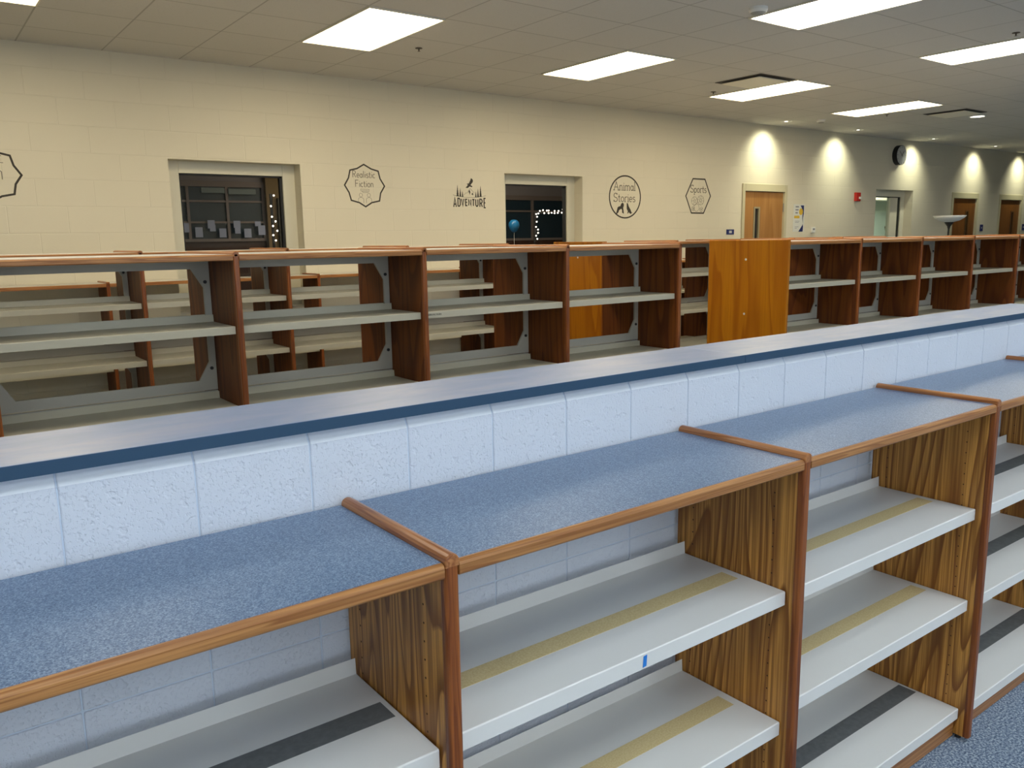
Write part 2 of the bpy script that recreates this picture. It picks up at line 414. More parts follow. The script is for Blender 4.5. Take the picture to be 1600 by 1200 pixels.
# assumed near windows (unseen, behind the camera): frames in openings for the added lamps
for i, (a, b) in enumerate(ASSUMED_WIN):
    t = struct(empty('window_%d' % (i+4), ((a+b)/2, Y0-.1, .8))); w2 = (b-a)/2  # assumed window, named in series with the seen ones
    mb = MB(); mb.box(-w2, -w2+.05, -.04, .04, 0, 1.8); mb.box(w2-.05, w2, -.04, .04, 0, 1.8); mb.box(-w2+.05, w2-.05, -.04, .04, 0, .05); mb.box(-w2+.05, w2-.05, -.04, .04, 1.75, 1.8)
    mb.box(-.02, .02, -.03, .03, .05, 1.75); mb.build('window_frame', WINFRAME, t)

# half wall of painted block with its laminate cap
mb = MB()
HX0, HX1 = -3.0, 3.262; HT = 1.201; thick = .20
mb.box(HX0, HX1, YH+.003, YH+thick-.003, 0, HT-.0275, 1)
mb.prism([(YH+.003, HT-.03), (YH+.003, HT-.0265), (YH+.0150, HT-.0025), (YH+thick-.0150, HT-.0025), (YH+thick-.0022, HT-.0265), (YH+thick-.0022, HT-.03)], HX0, HX1, 'x', 1)
j0 = -.4677+.2032*-13
cols = [j0+.2032*i for i in range(0, 40)]
for r in range(6):
    z0, z1 = .001+r*.2, .001+(r+1)*.2
    edges = sorted([HX0]+[c for c in cols if HX0+.02 < c < HX1-.02]+[HX1])
    for a, b in zip(edges, edges[1:]):
        g = .0012; a2, b2 = a+g, b-g
        if r < 5:
            mb.box(a2, b2, YH, YH+thick, z0+g, z1-g)
        else:
            pr = [(YH, z0+g), (YH, z1-.026), (YH+.0135, z1-.001), (YH+.016, z1), (YH+thick-.016, z1), (YH+thick-.0135, z1-.001), (YH+thick, z1-.026), (YH+thick, z0+g)]
            mb.prism(pr, a2, b2, 'x')
CAPB = mat('top_band_painted_light', (.80, .83, .86), .45)  # same block paint made lighter: the chamfer's catch of light put into colour
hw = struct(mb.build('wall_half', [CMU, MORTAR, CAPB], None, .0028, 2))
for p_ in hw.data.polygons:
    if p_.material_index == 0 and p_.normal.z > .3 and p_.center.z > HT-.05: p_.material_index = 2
def cap(idx, xa, xb, end=False):
    t = struct(empty('trim_%d' % idx, ((xa+xb)/2, .467, HT))); w2 = (xb-xa)/2
    y0, y1 = -.109, .1145; tz = ZL-HT
    MB().box(-w2, w2, y0+.0015, y1-.0015, 0, tz).build('ledge_top', LEDGE, t, .001)
    mb = MB(); mb.box(-w2, w2, y0, y0+.0015, 0, tz-.0006); mb.box(-w2, w2, y1-.0015, y1, 0, tz-.0006)
    if end: mb.box(w2, w2+.0015, y0, y1, 0, tz-.0006)
    mb.build('edge_band', NAVY, t)
    return t
cap(1, -3.02, 1.1575); cap(2, 1.1590, 3.285, True)

# ------------------------------------------------------------------ low single-sided bookcases (foreground)
T = .0254
def shelf_mesh(x0, x1, y0, y1, z, lip=.033, up=.031, m=METAL):
    mb = MB(); th = .0022
    pr = [(y0, z-lip), (y0, z-.002), (y0+.002, z), (y1-.003, z), (y1-.001, z+up), (y1, z+up), (y1, z-.012), (y1-.012, z-.012),
          (y1-.012, z-.009), (y1-.004, z-.009), (y1-.004, z-th), (y0+th, z-th), (y0+th, z-lip+th), (y0+.014, z-lip+th), (y0+.014, z-lip)]
    mb.prism(pr, x0, x1, 'x')
    mb.box(x0, x0+.0015, y0+.003, y1-.02, z-lip+.003, z-th); mb.box(x1-.0015, x1, y0+.003, y1-.02, z-lip+.003, z-th)
    return mb
def panel_mesh(depth, z0, z1, holes=True, hz=(.12, 1.0), x=0.0, cols_=(.075, .31)):
    t2 = .011
    mb = MB(); mb.box(x-t2, x+t2, .016, depth-.004, z0, z1)
    if holes:
        for yy in cols_:
            z = hz[0]
            while z < hz[1]:
                for s in (-1, 1): mb.cyl((yy, z), .0019, x+s*t2, x+s*(t2+.0003), 'x', 8, 1)
                z += .032
    return mb
def low_bookcase(levels, stripes, left_panel=False, width=P):
    t = empty('low_bookcase')
    def side(x):
        p = panel_mesh(D1, .012, H1-.012, True, (.13, 1.0), x).build('side_panel', [OAK_PANEL, DARKHOLE], t)
        mb = MB(); r = T/2
        pts = [(-r, .018), (-r, .005), (-r+.004, .0005), (r-.004, .0005), (r, .005), (r, .018)]
        mb.prism([(x+a, b) for a, b in pts], .012, H1-.010, 'z')
        mb.build('edge_trim', OAK_POST, p, .003)
        # rounded cap running front to back
        mb = MB(); pr = []
        for i in range(9):
            a = PI*i/8; pr.append((x+r*math.cos(a)*1.0, H1-.0115+.0115*math.sin(a)))
        pr = [(x+r, H1-.022)]+pr+[(x-r, H1-.022)]
        mb.prism(pr, .0, D1, 'y'); mb.build('top_cap', OAK_CAP, p, .0025)
        for y in (.035, D1-.04): MB().cyl((x, y), .009, 0, .012, 'z', 12).build('foot_glide', BLACK, p)
        return p
    side(width)
    if left_panel: side(0)
    xa, xb = T/2+.0003, width-T/2-.0003
    tp = MB().box(xa, xb, .011, D1, 1.031, 1.0535).build('top_panel', BLUE_TOP, t, .0006)
    mb = MB(); mb.prism([(.0115, 1.0285), (.0115, 1.0535), (.007, 1.0535), (.003, 1.0505), (.001, 1.046), (.001, 1.032), (.004, 1.0285)], xa, xb, 'x')
    mb.build('front_edge', OAK_TRIM, tp, .0012)
    for z, sp in zip(levels, stripes):
        s = shelf_mesh(xa+.0015, xb-.0015, .034, .334, z).build('shelf', METAL, t, .0009, 2)
        if sp == 'tan': MB().box(xa+.02, xb-.026, .146, .194, z, z+.0005).build('tape_strip', TAN, s)['label'] = 'faded tan tape strip along the shelf'
        if sp == 'grey': MB().box(xa+.02, xb-.012, .160, .216, z, z+.0005).build('tape_strip', GREYT, s)['label'] = 'dark grey tape strip along the shelf'
    MB().box(xa, xb, .045, .062, .005, levels[-1]-.034).build('kick_board', OAK_TRIM, t, .001)
    mb = MB()   # back rail under the top
    return t
LOW = [
    (-P, [.729, .43, .10], ['grey', 'grey', 'grey'], True, 'low blue-topped oak bookcase nearest the camera, cut off at the lower left'),
    (0, [.740, .416, .10], ['tan', 'tan', 'grey'], False, 'low blue-topped oak bookcase whose upper shelf wears a blue tape flag'),
    (P, [.737, .453, .100], ['tan', 'tan', 'grey'], False, 'low oak bookcase with tan strips on two shelves and grey on the bottom'),
    (2*P, [.731, .446, .089], ['grey', 'grey', 'grey'], False, 'low oak bookcase with three grey taped shelves at the right edge beside carpet'),
    (3*P, [.731, .446, .089], ['grey', 'grey', 'grey'], False, 'low blue-topped bookcase farthest along the half wall, only a corner of its top showing'),
]
for x, lv, sp, lp, lab in LOW:
    t = low_bookcase(lv, sp, lp); t.location = (x, 0, 0)
    tag(t, lab, 'bookcase', 'low bookcases along the half wall')
t = MB().prism([(-.0055, -.011), (.0045, -.010), (.0060, .013), (-.0035, .012)], 0, .0005, 'y').build('blue_tape_flag', BLUET)
t.location = (.4535, .034-.0008, .722); tag(t, 'small scrap of bright blue tape stuck on the lip of a grey shelf', 'tape')

# ------------------------------------------------------------------ tall double-sided bookcases (rows behind the half wall)
LV = [1.185, .83, .47, .11]
def tall_proto():
    t = empty('tall_bookcase')
    half = .350
    def trim(x, p, back=False):
        mb = MB(); r = T/2
        s = -1 if back else 1; o = DB if back else 0
        pts = [(x-r, o+s*.018), (x-r, o+s*.004), (x-r+.004, o), (x+r-.004, o), (x+r, o+s*.004), (x+r, o+s*.018)]
        mb.prism(pts, .004, HB-.010, 'z'); return mb.build('edge_trim', OAK_POST, p, .002)
    x = P
    a = MB().box(x-.011, x+.011, .016, half, .004, HB-.012).build('side_panel', OAK_BACK, t); trim(x, a)
    b = MB().box(x-.011, x+.011, half+.012, DB-.016, .004, HB-.012).build('side_panel', OAK_BACK, t); trim(x, b, True)
    mb = MB(); r = T/2; pr = [(x+r, HB-.022)]+[(x+r*math.cos(PI*i/6), HB-.010+.010*math.sin(PI*i/6)) for i in range(7)]+[(x-r, HB-.022)]
    mb.prism(pr, 0, DB, 'y').build('top_cap', OAK_CAP, t, .0015)
    xa, xb = T/2+.0004, P-T/2-.0004
    tp = MB().box(xa, xb, .011, DB-.011, HB-.034, HB-.012).build('top_panel', GREY_TOP, t)
    mb = MB(); mb.prism([(.0112, HB-.038), (.0112, HB-.0125), (.004, HB-.0125), (.001, HB-.018), (.001, HB-.034), (.004, HB-.038)], xa, xb, 'x')
    mb.build('front_edge', OAK_TRIM, tp)
    mb = MB(); mb.prism([(DB-.0112, HB-.038), (DB-.0112, HB-.0125), (DB-.004, HB-.0125), (DB-.001, HB-.018), (DB-.001, HB-.034), (DB-.004, HB-.038)], xa, xb, 'x')
    mb.build('back_edge', OAK_TRIM, tp)
    # pressed steel frame with chamfered corners between the two halves
    y0, y1 = half, half+.012
    def ring(mb, z0, z1, zb, zt, c, cz):
        sx = .030
        o = [(xa, z0), (xb, z0), (xb, z1), (xa, z1)]
        i = [(xa+sx+c, zb), (xb-sx-c, zb), (xb-sx, zb+cz), (xb-sx, zt-cz), (xb-sx-c, zt), (xa+sx+c, zt), (xa+sx, zt-cz), (xa+sx, zb+cz)]
        # split into quads/tri strips around the opening
        polys = [[o[0], o[1], i[1], i[0]], [o[1], i[2], i[1]], [o[1], o[2], i[3], i[2]], [o[2], i[4], i[3]],
                 [o[2], o[3], i[5], i[4]], [o[3], i[6], i[5]], [o[3], o[0], i[7], i[6]], [o[0], i[0], i[7]]]
        for p in polys: mb.prism(p, y0, y1, 'y')
    mb = MB(); ring(mb, .868, HB-.0345, .915, HB-.078, .050, .085); ring(mb, .12, .864, .17, .80, .05, .085)
    fr = mb.build('frame', FRAME_M, t)
    for sx_ in (xa+.022, xb-.022):
        for z in (1.366, .97): MB().cyl((sx_, z), .008, y0-.006, y0, 'y', 10).build('bolt', BLACK, fr)
    for z in LV:
        shelf_mesh(xa+.0015, xb-.0015, .032, .332, z, .033, .032).build('shelf', METAL_B, t)
        mb = shelf_mesh(xa+.0015, xb-.0015, .032, .332, z, .033, .032)
        mb.v = [(v[0], DB-v[1], v[2]) for v in mb.v]
        mb.build('shelf', METAL_B, t)
    for y in (.05, DB-.065): MB().box(xa, xb, y, y+.015, .004, LV[-1]-.034).build('kick_board', OAK_TRIM, t)
    return t
def end_panel(parent, x, face):
    """full-depth veneered slab closing a run; face = -1 when its outside looks left"""
    mb = MB(); mb.box(x-.013, x+.013, .001, DB-.001, .004, HB)
    p = mb.build('end_panel', OAK_END, parent, .004)
    for yy in (.36,):
        for z in (1.362, .962, .25): MB().cyl((yy, z), .0085, x+face*.013, x+face*.015, 'x', 12).build('screw_cap', WHITE_PL, p)
    return p
PT = tall_proto()
PROTO_USED = [False]
def tall(x, y, label, left_end=False, right_end=False, grp=''):
    o = PT if not PROTO_USED[0] else copy_tree(PT)
    PROTO_USED[0] = True
    o.location = (x, y, 0); tag(o, label, 'bookcase', grp)
    if left_end: end_panel(o, 0, -1)
    if right_end:
        for c in list(kids(o)):
            if c.name.startswith('top_cap') or c.name.startswith('side_panel'): pass
    return o
# first create the plain bays, then the ones with an added end panel (so copies stay plain)
G1, G2 = 'tall bookcases in the row just behind the half wall', 'tall bookcases in the second row back'
rows = [
    (XB-2*P, YB, 'tall double-sided oak bookcase off the left end of the nearer row', G1),
    (XB-P, YB, 'empty tall oak bookcase at the left edge of the photo just behind the half wall', G1),
    (XB, YB, 'empty tall oak bookcase in the nearer row, directly in front of the left dark window', G1),
    (XB+P, YB, 'tall oak bookcase whose middle shelf lip carries small black lettering', G1),
    (XB+2*P, YB, 'tall oak bookcase closing the nearer left run, yellowish panel seen through it', G1),
    (4.411+P, YB, 'tall oak bookcase second from the big yellow end panel, in the right run', G1),
    (4.411+2*P, YB, 'tall oak bookcase third from the big yellow end panel, in the right run', G1),
    (4.411+3*P, YB, 'tall oak bookcase fourth from the big yellow end panel, near two far doors', G1),
    (4.411+4*P, YB, 'tall oak bookcase at the right edge of the photo, last of the nearer row', G1),
    (.571-P, YC, 'second-row oak bookcase at left edge, seen through the nearer shelves', G2),
    (.571, YC, 'second-row oak bookcase seen behind the nearer row, below the left dark window', G2),
    (.571+P, YC, 'second-row oak bookcase seen below the octagonal wall decal', G2),
    (.571+2*P, YC, 'second-row oak bookcase at the aisle end, below the mountain and trees decal', G2),
    (4.392+P, YC, 'second-row oak bookcase glimpsed in the gap between the two nearer runs', G2),
    (4.392+2*P, YC, 'second-row oak bookcase in front of the light wooden door', G2),
    (4.392+3*P, YC, 'second-row oak bookcase top showing below the poster', G2),
    (4.392+4*P, YC, 'second-row oak bookcase ending just before the lit interior window', G2),
]
objs = [tall(x, y, lab, grp=g) for x, y, lab, g in rows]
o = tall(4.411, YB, 'tall oak bookcase with broad yellowish end panel and two white screw caps', grp=G1); end_panel(o, 0, -1)
o = tall(4.392, YC, 'second-row oak bookcase whose yellowish end panel shows through the nearer shelves', grp=G2); end_panel(o, 0, -1)
# lettering on one shelf lip
def font_mesh(txt, size, mat_, name, parent=None, sx=1.0, depth=.0004):
    cu = bpy.data.curves.new(name, 'FONT'); cu.body = txt; cu.size = size; cu.extrude = depth
    cu.resolution_u = 4; cu.align_x = 'LEFT'
    tmp = bpy.data.objects.new('tmp', cu); COL.objects.link(tmp)
    bpy.context.view_layer.update()
    me = bpy.data.meshes.new_from_object(tmp)
    bpy.data.objects.remove(tmp)
    for v in me.vertices: v.co = Vector((v.co.x*sx, -v.co.z, v.co.y))
    me.name = name; me.materials.clear(); me.materials.append(mat_)
    o = bpy.data.objects.new(name, me); COL.objects.link(o)
    if parent: o.parent = parent
    return o
sh = [c for c in kids(objs[3]) if c.name.startswith('shelf')][0]
f_ = font_mesh('NON-FICTION', .0115, BLACK, 'lettering', sh, 1.15); f_.location = (.018, .0312, 1.166)

# ------------------------------------------------------------------ low bookcases against the far wall
HD = 1.262; PD = .856; DD = .34
def wall_unit(first=False):
    t = empty('wall_bookcase'); r = T/2
    def side(x):
        p = MB().box(x-.011, x+.011, .016, DD, .004, HD-.012).build('side_panel', OAK_BACK, t)
        MB().box(x-r, x+r, 0, .016, .004, HD-.010).build('edge_trim', OAK_POST, p, .003)
        MB().box(x-r, x+r, 0, DD, HD-.022, HD).build('top_cap', OAK_CAP, p, .003)
    side(PD)
    if first: side(0)
    xa, xb = r+.0004, PD-r-.0004
    tp = MB().box(xa, xb, .012, DD, HD-.034, HD-.012).build('top_panel', GREY_TOP, t)
    MB().box(xa, xb, .001, .0118, HD-.038, HD-.0122).build('front_edge', OAK_TRIM, tp, .002)
    for z in (.88, .60, .10):
        shelf_mesh(xa+.0015, xb-.0015, .034, .320, z, .033, .031).build('shelf', METAL_B, t)
    MB().box(xa, xb, .045, .06, .004, .066).build('kick_board', OAK_TRIM, t)
    return t
wu = wall_unit()
XD = -.19
wlab = ['lower oak bookcase against the far wall, farthest left and seen through two rows',
        'lower oak bookcase against the far wall, its light top showing under the left dark window',
        'lower oak bookcase against the far wall, between the left window and the octagonal decal',
        'lower oak bookcase against the far wall, below the octagonal wall decal',
        'lower oak bookcase against the far wall, below the mountain and trees decal',
        'lower oak bookcase against the far wall, under the second dark window',
        'lower oak bookcase against the far wall, right of the second dark window',
        'lower oak bookcase against the far wall, below the round animal decal',
        'lower oak bookcase against the far wall, its top glimpsed through the aisle gap']
for i, lab in enumerate(wlab):
    o = wu if i == 0 else copy_tree(wu)
    o.location = (XD+i*PD, YD, 0); tag(o, lab, 'bookcase', 'lower bookcases against the far wall')

# ------------------------------------------------------------------ wall decals
def arc(cx, cy, rx, ry, a0, a1, n=8):
    return [(cx+rx*math.cos(math.radians(a0+(a1-a0)*i/n)), cy+ry*math.sin(math.radians(a0+(a1-a0)*i/n))) for i in range(n+1)]
def bar(x, y, w_=.1): return [(x-w_, y), (x+w_, y)]
GL = {  # stroke letters: (advance, strokes, serif strokes)
 'R': (.62, [[(.05, 0), (.05, 1)], [(.05, 1)]+arc(.28, .76, .2, .24, 90, -90)+[(.05, .52)], [(.25, .52), (.5, 0)]], []),
 'F': (.55, [[(.05, 0), (.05, 1), (.48, 1)], [(.05, .52), (.4, .52)]], []),
 'A': (.75, [[(.05, 0), (.35, 1), (.65, 0)], [(.16, .36), (.54, .36)]], [bar(.05, 0), bar(.65, 0)]),
 'S': (.62, [arc(.3, .75, .22, .25, 30, 270)+arc(.3, .25, .24, .25, 90, -150)], [[(.49, .8), (.5, 1)], [(.08, .2), (.07, 0)]]),
 'a': (.5, [arc(.22, .28, .17, .28, 0, 360, 12), [(.4, .58), (.4, 0)]], [bar(.44, 0, .05)]),
 'c': (.45, [arc(.24, .29, .19, .29, 50, 310)], []),
 'e': (.48, [[(.05, .3), (.41, .3)]+arc(.23, .29, .18, .29, 0, 310)], []),
 'i': (.24, [[(.12, 0), (.12, .58)], [(.12, .78), (.12, .86)]], [bar(.12, 0, .09), [(.03, .58), (.12, .58)]]),
 'l': (.24, [[(.12, 0), (.12, 1)]], [bar(.12, 0, .09), [(.03, 1), (.12, 1)]]),
 'm': (.78, [[(.08, 0), (.08, .58)], [(.08, .38)]+arc(.22, .4, .14, .18, 180, 0)+[(.36, 0)], [(.36, .38)]+arc(.51, .4, .15, .18, 180, 0)+[(.66, 0)]], [bar(.08, 0, .07), bar(.36, 0, .07), bar(.66, 0, .07)]),
 'n': (.52, [[(.08, 0), (.08, .58)], [(.08, .36)]+arc(.24, .38, .16, .2, 180, 0)+[(.40, 0)]], [bar(.08, 0, .08), bar(.40, 0, .08)]),
 'o': (.5, [arc(.24, .29, .19, .29, 0, 360, 14)], []),
 'p': (.5, [[(.08, -.28), (.08, .58)], arc(.25, .29, .18, .29, 180, -180, 14)], [bar(.08, -.28, .08)]),
 'r': (.4, [[(.1, 0), (.1, .58)], [(.1, .34)]+arc(.28, .38, .18, .2, 180, 60)], [bar(.1, 0, .09)]),
 's': (.42, [arc(.2, .44, .14, .14, 30, 270)+arc(.2, .15, .16, .15, 90, -150)], []),
 't': (.36, [[(.15, .85), (.15, .1), (.22, 0), (.32, .03)], [(.02, .58), (.3, .58)]], []),
}
def letters(mb, txt, x, z, h, width, wd, serif, y0, y1):
    tot = sum(GL[c][0] for c in txt); s = width/tot; cx = x
    for c in txt:
        ad, st, se = GL[c]
        for q in st+(se if serif else []):
            mb.ribbon([(cx+a*s, z+b*h) for a, b in q], wd, y0, y1)
        cx += ad*s
YV0, YV1 = -.0012, -.0002
def to_local(pts, ox, oz): return [(a-ox, b-oz) for a, b in pts]
def decal(name, ox, oz, label):
    t = empty(name, (ox, YW, oz)); tag(t, label, 'wall decal', 'black vinyl genre decals on the far wall'); return t
REAL_OUT = [(3.052,2.256),(2.98,2.216),(2.907,2.199),(2.888,2.127),(2.845,2.061),(2.887,1.994),(2.907,1.922),(2.99,1.901),(3.054,1.864),(3.121,1.903),(3.204,1.92),(3.219,1.993),(3.264,2.06),(3.219,2.129),(3.202,2.199),(3.128,2.217)]
REAL_BUB = [(3.01,2.028),(3.098,2.026),(3.092,2.002),(3.067,1.996),(3.031,1.995),(3.027,2.009),(3.011,2.008)]
EAGLE = [(4.274,2.166),(4.288,2.16),(4.299,2.144),(4.295,2.127),(4.266,2.096),(4.29,2.085),(4.283,2.074),(4.256,2.083),(4.233,2.066),(4.203,2.067),(4.226,2.087),(4.234,2.1),(4.219,2.108),(4.247,2.113),(4.265,2.143)]
TREES = [(4.104,2.095,1.980,.016),(4.137,2.065,1.978,.013),(4.165,2.035,1.976,.011),(4.331,2.034,1.975,.011),(4.359,2.064,1.976,.013),(4.391,2.091,1.979,.016)]
MTN1 = [(4.183,1.992),(4.202,2.014),(4.224,2.017),(4.24,2.039),(4.259,2.062),(4.281,2.046),(4.296,2.027),(4.312,2.024)]
MTN2 = [[(4.251,2.049),(4.238,2.022),(4.248,2.023),(4.251,1.997),(4.262,2.02),(4.258,2.036)],[(4.29,2.02),(4.275,2.0),(4.287,2.001),(4.293,1.991),(4.299,2.004)]]
ADVLINE = [(4.046,1.993),(4.104,1.981),(4.183,1.972),(4.262,1.969),(4.343,1.973),(4.404,1.981),(4.458,1.992)]
ADVLET = [[(4.053,1.969),(4.085,1.87)],[(4.103,1.963),(4.137,1.878)],[(4.15,1.959),(4.18,1.88)],[(4.198,1.954),(4.223,1.884)],[(4.236,1.953),(4.27,1.886)],[(4.284,1.953),(4.312,1.882)],[(4.325,1.956),(4.359,1.879)],[(4.377,1.958),(4.412,1.873)],[(4.431,1.967),(4.455,1.865)]]
GOR = [(6.456,1.949),(6.477,1.932),(6.478,1.912),(6.467,1.887),(6.475,1.841),(6.479,1.816),(6.45,1.829),(6.45,1.861),(6.435,1.876),(6.397,1.856),(6.39,1.836),(6.369,1.816),(6.351,1.818),(6.365,1.861),(6.375,1.891),(6.396,1.903),(6.418,1.904),(6.435,1.934)]
DOG = [(6.527,1.945),(6.545,1.94),(6.56,1.903),(6.589,1.868),(6.608,1.832),(6.622,1.83),(6.597,1.817),(6.579,1.819),(6.561,1.837),(6.547,1.817),(6.538,1.824),(6.546,1.847),(6.528,1.872),(6.526,1.902)]
SPO_OUT = [(7.704,2.263),(7.935,2.262),(8.05,2.051),(7.921,1.832),(7.686,1.833),(7.574,2.045)]
# star-octagon outline cut by the left edge of the picture
t = decal('wall_decal', .009, 2.066, 'star-shaped octagon outline decal cut off by the left edge of the photo')
MB().ribbon([(a-3.055, b-2.060) for a, b in REAL_OUT], .015, YV0, YV1, True).build('outline', VINYL, t)
mb = MB(); mb.ribbon([(.045, .137), (.092, .135)], .005, YV0, YV1); mb.ribbon([(.04, .088), (.099, .086)], .005, YV0, YV1)
mb.ribbon([(.045, .0), (.07, .03), (.082, .02), (.082, -.035)], .006, YV0, YV1); mb.build('lettering', VINYL_L, t)
# Realistic Fiction
ox, oz = 3.055, 2.060
t = decal('wall_decal', ox, oz, 'star-shaped octagon decal reading Realistic Fiction in thin grey letters')
MB().ribbon(to_local(REAL_OUT, ox, oz), .0135, YV0, YV1, True).build('outline', VINYL, t)
mb = MB(); letters(mb, 'Realistic', -.125, .074, .062, .24, .0065, False, YV0, YV1); letters(mb, 'Fiction', -.10, -.012, .062, .195, .0065, False, YV0, YV1)
mb.build('lettering', VINYL_L, t)
mb = MB(); mb.ribbon(to_local(REAL_BUB, ox, oz), .003, YV0, YV1, True)
for cx in (-.047, .037):
    mb.ribbon(arc(cx, -.088, .017, .018, 0, 360, 12)[:-1], .003, YV0, YV1, True)
    mb.ribbon([(cx-.028, -.162), (cx-.028, -.128)]+arc(cx, -.128, .028, .018, 180, 0)+[(cx+.028, -.162)], .003, YV0, YV1)
for i in range(3): mb.ribbon([(-.03, -.042-.007*i), (.03, -.043-.007*i)], .0018, YV0, YV1)
mb.build('icon', VINYL_L, t)
# ADVENTURE
ox, oz = 4.255, 1.86
t = decal('wall_decal', ox, oz, 'decal reading ADVENTURE below an eagle, mountain and pine trees')
mb = MB(); mb.prism(to_local(EAGLE, ox, oz), YV0, YV1, 'y'); mb.build('eagle_icon', VINYL, t)
mb = MB()
for x, zt, zb, w_ in TREES:
    x -= ox; zt -= oz; zb -= oz; n = 5; pl = []
    pts = [(x, zt)]
    for k in range(n):
        f1 = (k+1)/n; pts += [(x+w_*f1, zt-(zt-zb)*f1), (x+w_*f1*.62, zt-(zt-zb)*f1+.002)]
    pts = pts[:-1]; left = [(2*x-a, b) for a, b in pts[1:]][::-1]
    mb.prism(pts+left, YV0, YV1, 'y')
mb.build('tree_icons', VINYL, t)
mb = MB(); mb.ribbon(to_local(MTN1, ox, oz), .0022, YV0, YV1)
for q in MTN2: mb.prism(to_local(q, ox, oz), YV0, YV1, 'y')
mb.ribbon(to_local(ADVLINE, ox, oz), .0028, YV0, YV1); mb.build('mountain_icon', VINYL, t)
blk = {'A': [[(0, 0), (.5, 1), (1, 0)], [(.22, .3), (.78, .3)]], 'D': [[(.08, 0), (.08, 1), (.6, 1), (.92, .8), (.92, .2), (.6, 0), (.08, 0)]],
       'V': [[(0, 1), (.5, 0), (1, 1)]], 'E': [[(.95, 1), (.1, 1), (.1, 0), (.95, 0)], [(.1, .52), (.8, .52)]], 'N': [[(.08, 0), (.08, 1), (.92, 0), (.92, 1)]],
       'T': [[(0, 1), (1, 1)], [(.5, 1), (.5, 0)]], 'U': [[(.08, 1), (.08, .2), (.35, 0), (.65, 0), (.92, .2), (.92, 1)]],
       'R': [[(.08, 0), (.08, 1), (.6, 1), (.9, .85), (.9, .6), (.6, .48), (.08, .48)], [(.5, .48), (.95, 0)]]}
mb = MB()
for c, ((xa, za), (xb, zb)) in zip('ADVENTURE', ADVLET):
    for q in blk[c]: mb.ribbon([(xa-ox+u*(xb-xa), zb-oz+.003+v*(za-zb-.006)) for u, v in q], .0125, YV0, YV1)
mb.build('lettering', VINYL, t)
# Animal Stories
ox, oz = 6.4985, 2.014
t = decal('wall_decal', ox, oz, 'round decal reading Animal Stories above a gorilla and a dog silhouette')
MB().ribbon(arc(0, 0, .2575, .2465, 0, 360, 48)[:-1], .017, YV0, YV1, True).build('outline', VINYL, t)
mb = MB(); letters(mb, 'Animal', -.19, .078, .098, .365, .0085, True, YV0, YV1); letters(mb, 'Stories', -.195, -.056, .098, .37, .0085, True, YV0, YV1)
mb.build('lettering', mat('brown_vinyl', (.085, .07, .045), .6), t)
MB().prism(to_local(GOR, ox, oz), YV0, YV1, 'y').build('gorilla_icon', VINYL, t)
MB().prism(to_local(DOG, ox, oz), YV0, YV1, 'y').build('dog_icon', VINYL, t)
# Sports
ox, oz = 7.812, 2.047
t = decal('wall_decal', ox, oz, 'hexagonal decal reading Sports above outlined balls')
MB().ribbon(to_local(SPO_OUT, ox, oz), .017, YV0, YV1, True).build('outline', VINYL, t)
mb = MB(); letters(mb, 'Sports', -.155, .045, .092, .315, .0085, True, YV0, YV1); mb.build('lettering', bpy.data.materials['brown_vinyl'], t)
mb = MB()
def ball(cx, cz, r, sp):
    mb.ribbon(arc(cx, cz, r, r*.95, 0, 360, 24)[:-1], .0035, YV0, YV1, True)
    for k in range(sp):
        a = 2*PI*k/sp+.4; mb.ribbon([(cx+.3*r*math.cos(a), cz+.3*r*math.sin(a)), (cx+r*math.cos(a+.25), cz+.95*r*math.sin(a+.25))], .003, YV0, YV1)
    if sp: mb.ribbon(arc(cx, cz, r*.3, r*.3, 0, 360, 6)[:-1], .003, YV0, YV1, True)
ball(-.072, -.062, .056, 5); ball(.048, -.052, .062, 8); ball(-.03, -.145, .050, 0); ball(-.096, -.160, .028, 4); ball(.064, -.168, .03, 3)
mb.build('ball_icons', bpy.data.materials['brown_vinyl'], t)

# ------------------------------------------------------------------ wall fittings
NAVYP = mat('navy_sign', (.012, .02, .12), .5)
def plate(x, z, w_, h, lab, glyph):
    t = empty('room_sign', (x, YW, z)); tag(t, lab, 'sign')
    MB().box(-w_/2, w_/2, -.008, 0, -h/2, h/2).build('sign_plate', NAVYP, t, .002)
    mb = MB()
    if glyph == 2:
        for dx in (-.02, .0, .02): mb.box(dx-.007, dx+.006, -.0088, -.008, -.016, .016)
    else: mb.box(-.012, .012, -.0088, -.008, -.012, .014)
    mb.build('white_marking', WHITE_PL, t)
plate(8.47, 1.587, .155, .068, 'small navy wall sign just left of the light wooden door', 2)
plate(15.76, 1.608, .115, .12, 'small square navy sign between the two far doors', 1)
plate(17.56, 1.613, .115, .12, 'small square navy sign at the right edge of the photo beside the last door', 1)
# poster
t = empty('poster', (10.015, YW, 1.77)); tag(t, 'white poster with navy swoosh and yellow disc beside the light wooden door', 'poster')
PW = mat('poster_paper', (.68, .68, .62), .6); GOLD = mat('poster_gold', (.66, .42, .03), .6); GRN = mat('poster_green', (.45, .6, .2), .6); GREYP = mat('poster_grey', (.25, .25, .28), .6)
MB().box(-.135, .135, -.002, 0, -.19, .20).build('sheet', PW, t)
mb = MB(); mb.prism([(.03, .185), (.115, .185), (.115, .06), (.098, .0), (.105, -.07), (.085, .0), (.092, .10), (.06, .15)], -.0026, -.002, 'y')
mb.prism([(.10, -.08), (.088, -.10), (.05, -.14), (.0, -.19), (.105, -.19), (.112, -.12)], -.0026, -.002, 'y'); mb.build('navy_swoosh', NAVYP, t)
MB().cyl((.045, .095), .048, -.0032, -.0026, 'y', 24).build('gold_disc', GOLD, t)
MB().box(-.115, .015, -.0028, -.002, .0, .038).build('gold_band', GOLD, t)
mb = MB()
